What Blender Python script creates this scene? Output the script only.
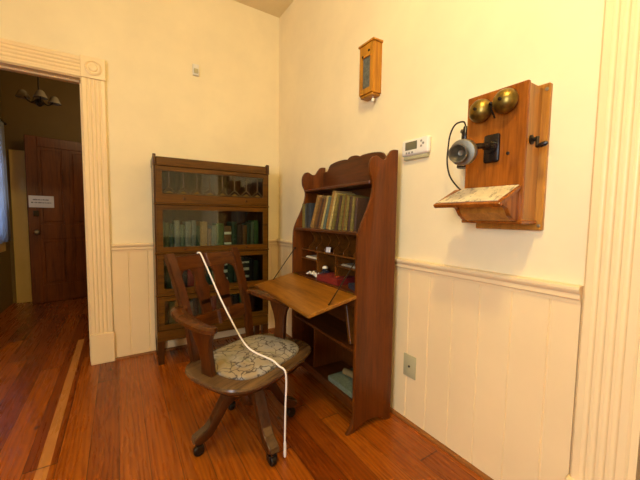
import bpy, bmesh, math, random
from mathutils import Vector, Matrix
random.seed(7)
PI = math.pi
S = bpy.context.scene
COL = S.collection
for o in list(bpy.data.objects):
    bpy.data.objects.remove(o)

# ------------------------------------------------------------------ camera
cam_d = bpy.data.cameras.new('camera')
cam_d.sensor_fit = 'HORIZONTAL'; cam_d.sensor_width = 36.0
cam_d.lens = 316.134 / 640 * 36
cam_d.clip_start = 0.02
cam = bpy.data.objects.new('camera', cam_d); COL.objects.link(cam)
cr = Vector((0.8439014, -0.5363262, 0.0135869))
cu = Vector((0.0265895, 0.0671053, 0.9973916))
cf = Vector((0.5358390, 0.8413389, -0.0708909))
m = Matrix((cr, cu, -cf)).transposed().to_4x4()
m.translation = Vector((-1.329483, -2.852453, 1.119381))
cam.matrix_world = m
S.camera = cam

# ------------------------------------------------------------------ world, light, exposure
w = bpy.data.worlds.new('world'); S.world = w; w.use_nodes = True
bg = w.node_tree.nodes['Background']
bg.inputs[0].default_value = (0.62, 0.78, 1.0, 1); bg.inputs[1].default_value = 2.2


def lamp(name, kind, loc, power, col, **kw):
    d = bpy.data.lights.new(name, kind); d.energy = power; d.color = col
    for k, v in kw.items():
        setattr(d, k, v)
    o = bpy.data.objects.new(name, d); COL.objects.link(o); o.location = loc
    return o


lamp('ceiling_light', 'POINT', (-1.18, -2.72, 2.84), 68, (1.0, 0.815, 0.395), shadow_soft_size=0.085)
# daylight coming in through the window at the back left of the room
wl = lamp('window_daylight', 'AREA', (-3.28, -3.5, 1.55), 66, (0.80, 0.88, 1.0), shape='RECTANGLE', size=1.5, size_y=0.95)
wl.rotation_euler = (0, -PI / 2, 0)
hl = lamp('hall_daylight', 'AREA', (-2.60, 1.75, 1.45), 10.0, (0.75, 0.86, 1.0), shape='RECTANGLE', size=1.2, size_y=0.7)
hl.rotation_euler = (0, -PI / 2, 0)

lamp('hall_light', 'POINT', (-1.15, 1.0, 2.5), 14, (1.0, 0.72, 0.36), shadow_soft_size=0.12)

S.view_settings.view_transform = 'Standard'
S.view_settings.look = 'None'
S.view_settings.exposure = 0.23
S.view_settings.gamma = 1.0
S.view_settings.use_curve_mapping = False

# ------------------------------------------------------------------ materials


def lin(c):
    return tuple(((v / 255 / 12.92) if v / 255 <= 0.04045 else ((v / 255 + 0.055) / 1.055) ** 2.4) for v in c) + (1,)


class NT:
    def __init__(self, name, rough=0.5, metal=0.0):
        self.m = bpy.data.materials.new(name); self.m.use_nodes = True
        self.t = self.m.node_tree; self.n = self.t.nodes
        self.b = self.n['Principled BSDF']; self.out = self.n['Material Output']
        self.b.inputs['Roughness'].default_value = rough
        self.b.inputs['Metallic'].default_value = metal

    def add(self, typ, ins=None, **kw):
        n = self.n.new(typ)
        for k, v in kw.items():
            setattr(n, k, v)
        for k, v in (ins or {}).items():
            if hasattr(v, 'is_output'):
                self.t.links.new(v, n.inputs[k])
            else:
                n.inputs[k].default_value = v
        return n

    def link(self, a, b):
        self.t.links.new(a, b)

    def math(self, op, a, b=0.0, c=0.0):
        n = self.add('ShaderNodeMath', {0: a, 1: b, 2: c}, operation=op)
        return n.outputs[0]

    def mix(self, fac, a, b, blend='MIX'):
        n = self.add('ShaderNodeMix', data_type='RGBA', blend_type=blend)
        for s, v in ((0, fac), (6, a), (7, b)):
            if hasattr(v, 'is_output'):
                self.link(v, n.inputs[s])
            else:
                n.inputs[s].default_value = v
        return n.outputs[2]

    def ramp(self, fac, stops):
        n = self.add('ShaderNodeValToRGB'); self.link(fac, n.inputs[0])
        el = n.color_ramp.elements
        while len(el) < len(stops):
            el.new(0.5)
        for e_, (p, c) in zip(el, stops):
            e_.position = p; e_.color = c
        return n.outputs[0]

    def coord(self, scale=(1, 1, 1), kind='Object'):
        tc = self.add('ShaderNodeTexCoord')
        mp = self.add('ShaderNodeMapping', {'Vector': tc.outputs[kind], 'Scale': scale})
        return mp.outputs[0]

    def noise(self, vec, scale, detail=4, rough=0.6, dist=0.0):
        return self.add('ShaderNodeTexNoise', {'Vector': vec, 'Scale': scale, 'Detail': detail, 'Roughness': rough,
                                               'Distortion': dist}).outputs[0]

    def bump(self, h, strength=0.2, dist=0.002):
        n = self.add('ShaderNodeBump', {'Height': h, 'Strength': strength, 'Distance': dist})
        self.link(n.outputs[0], self.b.inputs['Normal'])


def plain(name, c, rough=0.5, metal=0.0, var=0.0, scale=20):
    k = NT(name, rough, metal)
    if var:
        f = k.noise(k.coord(), scale, 5)
        a = lin([max(0, v * (1 - var)) for v in c]); b = lin([min(255, v * (1 + var)) for v in c])
        k.link(k.ramp(f, [(0.3, a), (0.7, b)]), k.b.inputs['Base Color'])
    else:
        k.b.inputs['Base Color'].default_value = lin(c)
    return k.m


def wood(name, base, dark, axis='z', rough=0.4, freq=26, light=None):
    k = NT(name, rough)
    sc = {'x': (0.07, 1, 1), 'y': (1, 0.07, 1), 'z': (1, 1, 0.07)}[axis]
    v = k.coord(sc)
    f = k.noise(v, freq, 6, 0.65, 0.6)
    f2 = k.noise(v, freq * 4.2, 3, 0.7)
    k.b.inputs['Specular IOR Level'].default_value = 0.32
    big = k.noise(k.coord(), 3.0, 2)
    mixf = k.math('ADD', k.math('MULTIPLY', f, 0.62), k.math('MULTIPLY', f2, 0.38))
    light = light or [min(255, c * 1.18) for c in base]
    c = k.ramp(mixf, [(0.34, lin(dark)), (0.5, lin(base)), (0.66, lin(light))])
    c2 = k.mix(k.math('MULTIPLY', big, 0.35), c, lin(dark), 'MIX')
    k.link(c2, k.b.inputs['Base Color'])
    k.bump(mixf, 0.12, 0.001)
    return k.m


def paint(name, c, rough=0.55, var=0.025):
    k = NT(name, rough)
    f = k.noise(k.coord(), 2.2, 4)
    a = lin([v * (1 - var) for v in c]); b = lin([min(255, v * (1 + var)) for v in c])
    k.link(k.ramp(f, [(0.3, a), (0.7, b)]), k.b.inputs['Base Color'])
    k.bump(k.noise(k.coord(), 160, 2), 0.05, 0.001)
    return k.m


def floor_mat():
    k = NT('heart_pine_floor', 0.26)
    k.b.inputs['Specular IOR Level'].default_value = 0.4
    tc = k.add('ShaderNodeTexCoord')
    sp = k.add('ShaderNodeSeparateXYZ', {0: tc.outputs['Object']})
    x, y = sp.outputs[0], sp.outputs[1]
    W = 0.118
    xs = k.math('DIVIDE', k.math('ADD', x, 20.0), W)
    idx = k.math('FLOOR', xs)
    fx = k.math('FRACT', xs)
    rnd = k.add('ShaderNodeTexWhiteNoise', {'W': idx}, noise_dimensions='1D').outputs[0]
    ys = k.math('DIVIDE', k.math('ADD', k.math('ADD', y, 40.0), k.math('MULTIPLY', rnd, 7.3)), 2.6)
    idy = k.math('FLOOR', ys)
    fy = k.math('FRACT', ys)
    cv = k.add('ShaderNodeCombineXYZ', {0: idx, 1: idy})
    rnd2 = k.add('ShaderNodeTexWhiteNoise', {0: cv.outputs[0]}, noise_dimensions='2D').outputs[0]
    # grain, shifted for every board
    gv = k.add('ShaderNodeCombineXYZ', {0: k.math('ADD', x, k.math('MULTIPLY', rnd2, 37.0)), 1: k.math('MULTIPLY', y, 0.085),
                                        2: k.math('MULTIPLY', rnd2, 11.0)}).outputs[0]
    g1 = k.noise(gv, 34, 5, 0.6, 0.8)
    g2 = k.noise(gv, 150, 3, 0.6, 0.3)
    wv = k.add('ShaderNodeTexWave', {'Vector': gv, 'Scale': 15.0, 'Distortion': 11.0, 'Detail': 2.5, 'Detail Scale': 0.9},
               wave_type='BANDS', bands_direction='X').outputs[1]
    g = k.math('ADD', k.math('ADD', k.math('MULTIPLY', g1, 0.46), k.math('MULTIPLY', wv, 0.26)), k.math('MULTIPLY', g2, 0.3))
    c = k.ramp(g, [(0.28, lin((128, 60, 8))), (0.45, lin((152, 80, 13))), (0.6, lin((164, 90, 17))), (0.75, lin((176, 100, 22)))])
    tone = k.ramp(rnd2, [(0.0, lin((186, 156, 138))), (0.35, lin((226, 206, 190))), (0.8, lin((255, 244, 226))), (1.0, lin((255, 232, 204)))])
    c = k.mix(1.0, c, tone, 'MULTIPLY')
    # knots and long dark streaks
    kv = k.add('ShaderNodeCombineXYZ', {0: x, 1: k.math('MULTIPLY', y, 0.55), 2: 0.0}).outputs[0]
    vo = k.add('ShaderNodeTexVoronoi', {'Vector': kv, 'Scale': 6.0, 'Randomness': 1.0}, feature='F1')
    kn = k.ramp(vo.outputs['Distance'], [(0.035, (1, 1, 1, 1)), (0.085, (0, 0, 0, 1))])
    c = k.mix(k.math('MULTIPLY', kn, 0.85), c, lin((48, 18, 7)))
    sv = k.add('ShaderNodeCombineXYZ', {0: x, 1: k.math('MULTIPLY', y, 0.16), 2: 3.0}).outputs[0]
    st = k.ramp(k.noise(sv, 13, 4, 0.55, 0.5), [(0.66, (0, 0, 0, 1)), (0.74, (1, 1, 1, 1))])
    c = k.mix(k.math('MULTIPLY', st, 0.45), c, lin((96, 34, 10)))
    # the one pale replacement strip near the doorway
    pm = k.math('MULTIPLY', k.math('GREATER_THAN', x, -1.662), k.math('LESS_THAN', x, -1.617))
    pm = k.math('MULTIPLY', pm, k.math('LESS_THAN', y, 0.62))
    c = k.mix(k.math('MULTIPLY', pm, 0.75), c, lin((206, 138, 66)))
    # joints
    ed = k.math('LESS_THAN', k.math('MINIMUM', fx, k.math('SUBTRACT', 1.0, fx)), 0.013)
    ey = k.math('LESS_THAN', k.math('MINIMUM', fy, k.math('SUBTRACT', 1.0, fy)), 0.0012)
    jo = k.math('MAXIMUM', ed, ey)
    c = k.mix(k.math('MULTIPLY', jo, 0.8), c, lin((40, 14, 6)))
    k.link(c, k.b.inputs['Base Color'])
    k.link(k.math('ADD', k.math('MULTIPLY', g1, 0.16), 0.2), k.b.inputs['Roughness'])
    k.bump(k.math('SUBTRACT', k.math('MULTIPLY', g, 0.25), jo), 0.25, 0.002)
    return k.m


def fabric_mat():
    k = NT('floral_seat_cloth', 0.9)
    v = k.coord()
    n = k.add('ShaderNodeTexNoise', {'Vector': v, 'Scale': 9.0, 'Detail': 3.0})
    wv = k.mix(0.2, v, n.outputs[1], 'ADD')
    vo = k.add('ShaderNodeTexVoronoi', {'Vector': wv, 'Scale': 17.0, 'Randomness': 1.0}, feature='DISTANCE_TO_EDGE')
    ln = k.ramp(vo.outputs[0], [(0.028, (1, 1, 1, 1)), (0.07, (0, 0, 0, 1))])
    brk = k.ramp(k.noise(v, 12, 2), [(0.36, (0, 0, 0, 1)), (0.46, (1, 1, 1, 1))])
    c = k.ramp(k.noise(v, 6.0, 3), [(0.3, lin((140, 132, 116))), (0.5, lin((156, 148, 134))), (0.7, lin((124, 124, 126)))])
    sp = k.add('ShaderNodeSeparateXYZ', {0: v})
    yel = k.ramp(k.noise(v, 8.0, 2), [(0.47, (0, 0, 0, 1)), (0.58, (1, 1, 1, 1))])
    side = k.ramp(k.math('ADD', k.math('MULTIPLY', sp.outputs[0], 1.6), 0.5), [(0.1, (1, 1, 1, 1)), (0.7, (0, 0, 0, 1))])
    ym = k.math('MULTIPLY', yel, side)
    c = k.mix(k.math('MULTIPLY', ym, 0.7), c, lin((150, 116, 44)))
    gr = k.ramp(k.noise(v, 10.0, 2, 0.5, 2.0), [(0.6, (0, 0, 0, 1)), (0.68, (1, 1, 1, 1))])
    c = k.mix(k.math('MULTIPLY', gr, 0.5), c, lin((116, 112, 66)))
    c = k.mix(k.math('MULTIPLY', k.math('MULTIPLY', ln, brk), 0.85), c, lin((54, 40, 28)))
    k.link(c, k.b.inputs['Base Color'])
    k.bump(k.noise(v, 320, 2), 0.25, 0.001)
    return k.m


def glass_mat(name, tint=(235, 240, 230), refl=0.10, gloss=0.02):
    k = NT(name)
    k.n.remove(k.b)
    tr = k.add('ShaderNodeBsdfTransparent', {0: lin(tint)})
    gl = k.add('ShaderNodeBsdfGlossy', {'Color': (1, 1, 1, 1), 'Roughness': gloss})
    fr = k.add('ShaderNodeFresnel', {'IOR': 1.5})
    fac = k.math('ADD', fr.outputs[0], refl)
    mx = k.add('ShaderNodeMixShader', {0: fac, 1: tr.outputs[0], 2: gl.outputs[0]})
    k.link(mx.outputs[0], k.out.inputs[0])
    return k.m


def curtain_mat():
    k = NT('sheer_curtain', 0.9)
    k.b.inputs['Base Color'].default_value = lin((210, 214, 222))
    tl = k.add('ShaderNodeBsdfTranslucent', {0: lin((200, 210, 228))})
    mx = k.add('ShaderNodeMixShader', {0: 0.55, 1: k.b.outputs[0], 2: tl.outputs[0]})
    k.link(mx.outputs[0], k.out.inputs[0])
    return k.m


def print_mat():
    k = NT('printed_sheet', 0.5)
    v = k.coord()
    c = k.ramp(k.noise(v, 14, 3), [(0.35, lin((206, 186, 140))), (0.65, lin((228, 210, 168)))])
    mk = k.ramp(k.noise(k.coord((1, 2.2, 1)), 26, 4, 0.7), [(0.54, (0, 0, 0, 1)), (0.60, (1, 1, 1, 1))])
    c = k.mix(k.math('MULTIPLY', mk, 0.6), c, lin((92, 74, 56)))
    k.link(c, k.b.inputs['Base Color'])
    return k.m


M = dict(
    wall=paint('cream_wall_paint', (241, 221, 174)),
    backwall=paint('darkened_wall_paint', (206, 190, 148)),  # unseen walls, toned darker so less light bounces onto the furniture
    ceil=paint('ceiling_paint', (236, 216, 168)),
    trim=paint('white_trim_paint', (242, 212, 158), 0.35, 0.015),
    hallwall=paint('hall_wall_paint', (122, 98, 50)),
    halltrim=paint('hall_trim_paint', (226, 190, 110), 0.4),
    floor=floor_mat(),
    shoe=wood('stained_shoe_moulding', (150, 92, 40), (96, 52, 20), 'y', 0.4),
    case=wood('dark_oak_bookcase', (98, 60, 8), (52, 29, 4), 'x', 0.3),
    casev=wood('dark_oak_upright', (76, 40, 7), (38, 18, 4), 'z', 0.3),
    desk=wood('brown_oak_desk', (98, 47, 6), (70, 31, 4), 'z', 0.38),
    deskh=wood('brown_oak_board', (86, 41, 6), (50, 22, 3), 'y', 0.38),
    lid=wood('worn_oak_lid', (140, 88, 20), (88, 48, 10), 'y', 0.3, 20, (168, 112, 34)),
    chair=wood('reddish_oak_chair', (76, 37, 8), (40, 17, 4), 'z', 0.3),
    chairh=wood('reddish_oak_rail', (84, 43, 9), (46, 20, 5), 'x', 0.27),
    rim=wood('worn_oak_grey_glare', (104, 76, 44), (58, 38, 22), 'x', 0.24),  # wear, plus the daylight glare on the seat rim painted in as grey
    phone=wood('golden_oak_phone', (152, 84, 24), (108, 54, 12), 'z', 0.24, 22, (174, 104, 36)),
    phonel=wood('light_oak_phone_side', (180, 122, 46), (142, 88, 26), 'z', 0.32, 22),
    box=wood('honey_oak_box', (186, 124, 30), (140, 82, 14), 'z', 0.35, 22),
    door=wood('brown_panel_door', (112, 56, 16), (66, 29, 8), 'z', 0.35, 18),
    fabric=fabric_mat(), glass=glass_mat('bookcase_glass', (240, 244, 236), 0.0), winglass=glass_mat('window_glass', (250, 252, 255), 0.02),
    brass=plain('aged_brass', (128, 106, 48), 0.36, 0.9, 0.22, 30),
    iron=plain('dark_iron', (52, 42, 30), 0.4, 0.8, 0.15, 40),
    nickel=plain('worn_nickel', (146, 140, 122), 0.4, 1.0, 0.12, 30),
    horn=plain('dull_dark_nickel', (120, 112, 94), 0.4, .8, .2, 30),
    black=plain('black_bakelite', (26, 18, 14), 0.25, 0, 0.2, 30),
    came=plain('lead_came', (88, 66, 30), 0.45, 0.3),
    white=plain('white_plastic', (232, 222, 200), 0.4),
    beige=plain('beige_plastic', (184, 172, 128), 0.4),
    grey=plain('grey_plastic', (140, 130, 112), 0.4),
    lcd=plain('lcd_screen', (104, 100, 76), 0.2),
    paper=plain('aged_paper', (214, 200, 168), 0.8, 0, 0.06, 60),
    sheet=plain('white_paper', (214, 208, 200), 0.7),
    ink=plain('printed_ink', (60, 56, 54), 0.7),
    cord=plain('white_cord', (240, 228, 214), 0.6),
    pages=plain('page_edges', (196, 178, 136), 0.85, 0, 0.1, 80),
    chartdark=plain('dark_gauge', (92, 96, 88), 0.4, 0.2, 0.25, 60),
    print=print_mat(), curtain=curtain_mat(),
    shade=plain('frosted_shade', (128, 118, 98), 0.25),
    inside=wood('desk_inside', (104, 58, 12), (60, 30, 6), 'y', 0.4),
    amber=plain('amber_glass', (112, 86, 38), 0.12),
)
BOOKMATS = {}


def bookmat(c):
    if c not in BOOKMATS:
        BOOKMATS[c] = plain('book_cloth', c, 0.6, 0, 0.16, 90)
    return BOOKMATS[c]


# ------------------------------------------------------------------ mesh helpers
def bm_new():
    return bmesh.new()


def box(bm, x0, x1, y0, y1, z0, z1, b=0.0, seg=1):
    t = bmesh.new()
    bmesh.ops.create_cube(t, size=1)
    for v in t.verts:
        v.co = Vector((x0 + (v.co.x + .5) * (x1 - x0), y0 + (v.co.y + .5) * (y1 - y0), z0 + (v.co.z + .5) * (z1 - z0)))
    if b:
        bmesh.ops.bevel(t, geom=t.edges[:], offset=b, segments=seg, affect='EDGES', profile=0.5)
    merge(bm, t)


def merge(bm, t, mat=None):
    if mat is not None:
        bmesh.ops.transform(t, matrix=mat, verts=t.verts)
    me = bpy.data.meshes.new('tmp'); t.to_mesh(me); t.free()
    bm.from_mesh(me); bpy.data.meshes.remove(me)


def prism(bm, pts, axis, a, b, bev=0.0):
    """outline pts (2D) extruded along axis from a to b. axis x: pts=(y,z); y: (x,z); z: (x,y)"""
    t = bmesh.new()

    def v3(p, d):
        return {'x': (d, p[0], p[1]), 'y': (p[0], d, p[1]), 'z': (p[0], p[1], d)}[axis]
    A = [t.verts.new(v3(p, a)) for p in pts]; B = [t.verts.new(v3(p, b)) for p in pts]
    n = len(pts)
    t.faces.new(A); t.faces.new(B[::-1])
    for i in range(n):
        t.faces.new((A[i], B[i], B[(i + 1) % n], A[(i + 1) % n]))
    bmesh.ops.recalc_face_normals(t, faces=t.faces[:])
    if bev:
        ed = [e for e in t.edges if abs((e.verts[0].co - e.verts[1].co).dot(Vector(v3((0, 0), 1)))) < 1e-6]
        bmesh.ops.bevel(t, geom=ed, offset=bev, segments=2, affect='EDGES', profile=0.5)
    merge(bm, t)


def holed(bm, outer, holes, axis, a, b):
    """plate with holes, built by filling edges, extruded along axis"""
    t = bmesh.new()

    def v3(p, d):
        return {'x': (d, p[0], p[1]), 'y': (p[0], d, p[1]), 'z': (p[0], p[1], d)}[axis]
    ed = []
    for loop in [outer] + holes:
        vs = [t.verts.new(v3(p, a)) for p in loop]
        ed += [t.edges.new((vs[i], vs[(i + 1) % len(vs)])) for i in range(len(vs))]
    r = bmesh.ops.triangle_fill(t, use_beauty=True, use_dissolve=False, edges=ed)
    fs = t.faces[:]
    ex = bmesh.ops.extrude_face_region(t, geom=fs)
    d = Vector(v3((0, 0), b - a))
    for el in ex['geom']:
        if isinstance(el, bmesh.types.BMVert):
            el.co += d
    bmesh.ops.recalc_face_normals(t, faces=t.faces[:])
    merge(bm, t)


def tube(bm, pts, rad, n=10, caps=True):
    pts = [Vector(p) for p in pts]
    if not isinstance(rad, (list, tuple)):
        rad = [rad] * len(pts)
    t = bmesh.new(); rings = []
    up = None
    for i, p in enumerate(pts):
        d = (pts[min(i + 1, len(pts) - 1)] - pts[max(i - 1, 0)]).normalized()
        if up is None:
            up = d.orthogonal().normalized()
        up = (up - d * up.dot(d)).normalized()
        s = d.cross(up)
        rings.append([t.verts.new(p + (up * math.cos(k * 2 * PI / n) + s * math.sin(k * 2 * PI / n)) * rad[i]) for k in range(n)])
    for a, b in zip(rings, rings[1:]):
        for k in range(n):
            t.faces.new((a[k], a[(k + 1) % n], b[(k + 1) % n], b[k]))
    if caps:
        t.faces.new(rings[0][::-1]); t.faces.new(rings[-1])
    bmesh.ops.recalc_face_normals(t, faces=t.faces[:])
    merge(bm, t)


def lathe(bm, prof, origin=(0, 0, 0), axis=(0, 0, 1), n=24):
    """prof: list of (r, h) revolved round axis through origin"""
    t = bmesh.new(); rings = []
    ax = Vector(axis).normalized(); u = ax.orthogonal().normalized(); v = ax.cross(u); o = Vector(origin)
    for r, h in prof:
        if r < 1e-6:
            rings.append([t.verts.new(o + ax * h)])
        else:
            rings.append([t.verts.new(o + ax * h + (u * math.cos(k * 2 * PI / n) + v * math.sin(k * 2 * PI / n)) * r) for k in range(n)])
    for a, b in zip(rings, rings[1:]):
        for k in range(n):
            k2 = (k + 1) % n
            if len(a) == 1 and len(b) > 1:
                t.faces.new((a[0], b[k], b[k2]))
            elif len(b) == 1 and len(a) > 1:
                t.faces.new((a[k], a[k2], b[0]))
            elif len(a) > 1:
                t.faces.new((a[k], a[k2], b[k2], b[k]))
    if len(rings[0]) > 1:
        t.faces.new(rings[0][::-1])
    if len(rings[-1]) > 1:
        t.faces.new(rings[-1])
    bmesh.ops.recalc_face_normals(t, faces=t.faces[:])
    merge(bm, t)


def smooth_pts(pts, k=6):
    """Catmull-Rom through points"""
    P = [Vector(p) for p in pts]; out = []
    for i in range(len(P) - 1):
        p0, p1, p2, p3 = P[max(i - 1, 0)], P[i], P[i + 1], P[min(i + 2, len(P) - 1)]
        for j in range(k):
            t = j / k
            out.append(0.5 * ((2 * p1) + (p2 - p0) * t + (2 * p0 - 5 * p1 + 4 * p2 - p3) * t * t + (3 * p1 - p0 - 3 * p2 + p3) * t ** 3))
    out.append(P[-1])
    return out


def sm2(pts, k=4):
    return [(p.x, p.y) for p in smooth_pts([(a, b, 0) for a, b in pts], k)]


def obj(name, bm, mat, parent=None, smooth=False, angle=35):
    me = bpy.data.meshes.new(name); bm.to_mesh(me); bm.free()
    me.materials.append(mat)
    if smooth:
        for p in me.polygons:
            p.use_smooth = True
        me.set_sharp_from_angle(angle=math.radians(angle))
    o = bpy.data.objects.new(name, me); COL.objects.link(o)
    if parent:
        o.parent = parent
    return o


def tag(o, label, cat, group=None):
    o['label'] = label; o['category'] = cat
    if group:
        o['group'] = group
    return o


def thing(name, label, cat, loc=(0, 0, 0), rotz=0.0, group=None):
    o = bpy.data.objects.new(name, None); COL.objects.link(o)
    o.empty_display_size = 0.05
    o.location = loc; o.rotation_euler = (0, 0, rotz)
    return tag(o, label, cat, group)


def struct(name, bm, mat, parent=None, smooth=False, label=None):
    o = obj(name, bm, mat, parent, smooth)
    if parent is None:
        o['kind'] = 'structure'
    if label:
        o['label'] = label
    return o


# ------------------------------------------------------------------ the room shell
CE = 2.99
DX0, DX1, DH = -2.36, -1.528, 2.073      # doorway to the hall in the left wall
RY0, RY1 = -3.45, -2.585                 # doorway in the right wall, near the camera
RT, RB = 0.90, 0.837                     # chair rail

bm = bm_new(); box(bm, -3.7, 2.2, -5.4, 2.7, -0.06, 0.0)
struct('floor', bm, M['floor'])
bm = bm_new(); box(bm, -3.6, 0.14, -5.3, 0.12, CE, CE + 0.08)
struct('ceiling', bm, M['ceil'])
bm = bm_new()
box(bm, DX1 + 0.03, 0.0, 0.0, 0.12, 0.0, CE); box(bm, -3.6, DX0 - 0.03, 0.0, 0.12, 0.0, CE); box(bm, DX0 - 0.03, DX1 + 0.03, 0.0, 0.12, DH + 0.03, CE)
struct('wall_left', bm, M['wall'])
bm = bm_new()
box(bm, 0.0, 0.12, RY1, 0.12, 0.0, CE); box(bm, 0.0, 0.12, -5.3, RY0, 0.0, CE); box(bm, 0.0, 0.12, RY0, RY1, DH, CE)
struct('wall_right', bm, M['wall'])
bm = bm_new(); box(bm, -3.6, 0.12, -5.42, -5.3, 0, CE)
struct('wall_back', bm, M['backwall'])
bm = bm_new()
box(bm, -3.72, -3.6, -5.42, -4.3, 0, CE); box(bm, -3.72, -3.6, -2.7, 0.12, 0, CE)
box(bm, -3.72, -3.6, -4.3, -2.7, 0, 0.8); box(bm, -3.72, -3.6, -4.3, -2.7, 2.3, CE)
struct('wall_far_left', bm, M['backwall'])
# window at the back left of the room, never in view, where the daylight comes in
bm = bm_new()
for a, b, c, d in ((-4.3, -4.24, .8, 2.3), (-2.76, -2.7, .8, 2.3), (-4.24, -2.76, .8, .86), (-4.24, -2.76, 2.24, 2.3), (-4.24, -2.76, 1.53, 1.57), (-3.52, -3.48, .86, 2.24)):
    box(bm, -3.69, -3.63, a, b, c, d)
struct('window_2', bm, M['trim'])

# space beyond the right doorway
bm = bm_new()
box(bm, 1.6, 1.72, -5.3, -1.2, 0, CE); box(bm, 0.12, 1.6, -1.3, -1.2, 0, CE); box(bm, 0.12, 1.6, -5.42, -5.3, 0, CE); box(bm, 0.12, 1.72, -5.42, -1.2, CE - .02, CE + .06)
struct('wall_side_room', bm, M['hallwall'])


def casing_profile(w):
    """fluted casing cross-section from 0 to w across, d out of the wall"""
    p = [(0.0, 0.0), (0.0, 0.018), (0.006, 0.024), (0.016, 0.024)]
    n = 4; a, b = 0.022, w - 0.022
    s = (b - a) / n
    for i in range(n):
        x = a + i * s
        for k in range(7):
            t = k / 6
            p.append((x + 0.004 + t * (s - 0.008), 0.024 - 0.005 * math.sin(PI * t)))
    p += [(w - 0.016, 0.024), (w - 0.006, 0.024), (w, 0.018), (w, 0.0)]
    return p


# doorway to the hall: casing, head, corner blocks, plinth blocks, lining
CW = 0.142
bm = bm_new()
for x0 in (DX1 + 0.002, DX0 - 0.002 - CW):
    prism(bm, [(x0 + a, -b) for a, b in casing_profile(CW)], 'z', 0.228, DH + 0.005)
prism(bm, [(-b, DH + 0.004 + a) for a, b in casing_profile(CW)], 'x', DX0, DX1)
o = struct('trim_1', bm, M['trim'], smooth=True)
for x0 in (DX1 + 0.001, DX0 - 0.003 - CW):
    bm = bm_new(); box(bm, x0, x0 + CW + 0.004, -0.033, 0.0, DH + 0.005, DH + 0.152, 0.003)
    cx, cz = x0 + CW / 2 + .002, DH + 0.078
    lathe(bm, [(0.052, 0.0), (0.052, 0.006), (0.044, 0.009), (0.036, 0.002), (0.028, 0.002), (0.022, 0.009), (0, 0.011)], (cx, -0.033, cz), (0, -1, 0), 28)
    struct('corner_block', bm, M['trim'], o, True)
    bm = bm_new(); box(bm, x0 - .003, x0 + CW + 0.006, -0.036, 0.0, 0.0, 0.228, 0.004)
    struct('plinth_block', bm, M['trim'], o)
bm = bm_new()
box(bm, DX1, DX1 + 0.03, -0.012, 0.135, 0, DH + .03); box(bm, DX0 - 0.03, DX0, -0.012, 0.135, 0, DH + .03); box(bm, DX0, DX1, -0.012, 0.135, DH, DH + 0.03)
box(bm, DX1 - 0.012, DX1, 0.05, 0.08, 0, DH); box(bm, DX0, DX0 + 0.012, 0.05, 0.08, 0, DH); box(bm, DX0, DX1, 0.05, 0.08, DH - 0.012, DH)
struct('door_lining', bm, M['trim'], o)

# casing of the right doorway
bm = bm_new()
y0 = RY1
for yy in (RY1 - 0.002, RY0 - CW + 0.002):
    prism(bm, [(-b, yy + a) for a, b in casing_profile(CW)], 'z', 0.228, DH + 0.005)
prism(bm, [(-b, DH + 0.004 + a) for a, b in casing_profile(CW)], 'y', RY0, RY1)
o = struct('trim_2', bm, M['trim'], smooth=True)
for yy in (RY1 - 0.003, RY0 - CW + 0.001):
    bm = bm_new(); box(bm, -0.033, 0, yy, yy + CW + .004, DH + 0.005, DH + 0.152, 0.003)
    lathe(bm, [(0.052, 0.0), (0.052, 0.006), (0.044, 0.009), (0.036, 0.002), (0.028, 0.002), (0.022, 0.009), (0, 0.011)], (-0.033, yy + CW / 2, DH + .078), (-1, 0, 0), 28)
    struct('corner_block', bm, M['trim'], o, True)
    bm = bm_new(); box(bm, -0.04, 0, yy - .003, yy + CW + .008, 0, 0.228, 0.004)
    struct('plinth_block', bm, M['trim'], o)
bm = bm_new()
box(bm, -0.012, 0.135, RY1 - 0.02, RY1, 0, DH); box(bm, -0.012, 0.135, RY0, RY0 + 0.02, 0, DH); box(bm, -0.012, 0.135, RY0 + .02, RY1 - .02, DH - .02, DH)
struct('door_lining', bm, M['trim'], o)


# wainscot boards: grooved profile, chair rail, shoe moulding
def boards(u0, u1, first, pitch):
    """(u, depth) profile of grooved boards from u0 to u1"""
    js = []
    j = first
    while j > u0 + 0.01:
        j -= pitch
    while j < u1 - 0.01:
        if j > u0 + 0.01:
            js.append(j)
        j += pitch
    p = [(u0, 0.0), (u0, 0.012)]
    for j in js:
        p += [(j - 0.005, 0.012), (j - 0.002, 0.006), (j + 0.002, 0.006), (j + 0.005, 0.012)]
    return p + [(u1, 0.012), (u1, 0.0)]


RAIL = [(0, RB), (0.016, RB), (0.018, RB + .012), (0.024, RB + .018), (0.024, RB + .034), (0.032, RB + .042), (0.036, RB + .05), (0.036, RT - .004), (0.032, RT), (0, RT)]
xl = DX1 + CW + 0.006
yr = RY1 + CW + 0.004
bm = bm_new(); prism(bm, [(u, -d) for u, d in boards(xl, -0.0125, -1.271, 0.132)], 'z', 0.0, RB + .002)
struct('trim_3', bm, M['trim'], label='white beadboard below the chair rail on the left wall')
bm = bm_new(); prism(bm, [(-d, u) for u, d in boards(yr, -0.0, -1.69, 0.132)], 'z', 0.0, RB + .002)
struct('trim_4', bm, M['trim'], label='white beadboard below the chair rail on the right wall')
bm = bm_new(); prism(bm, [(-d, z) for d, z in RAIL], 'x', xl, 0.0)
struct('trim_5', bm, M['trim'])
bm = bm_new(); prism(bm, [(-d, z) for d, z in RAIL], 'y', yr, 0.0)
struct('trim_6', bm, M['trim'])
SH = [(0.012, 0.0), (0.028, 0.0), (0.026, 0.009), (0.02, 0.015), (0.012, 0.017)]
bm = bm_new(); prism(bm, [(-d, z) for d, z in SH], 'x', xl + .002, -0.012)
struct('baseboard_left', bm, M['shoe'])
bm = bm_new(); prism(bm, [(-d, z) for d, z in SH], 'y', yr + .006, -0.012)
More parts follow.
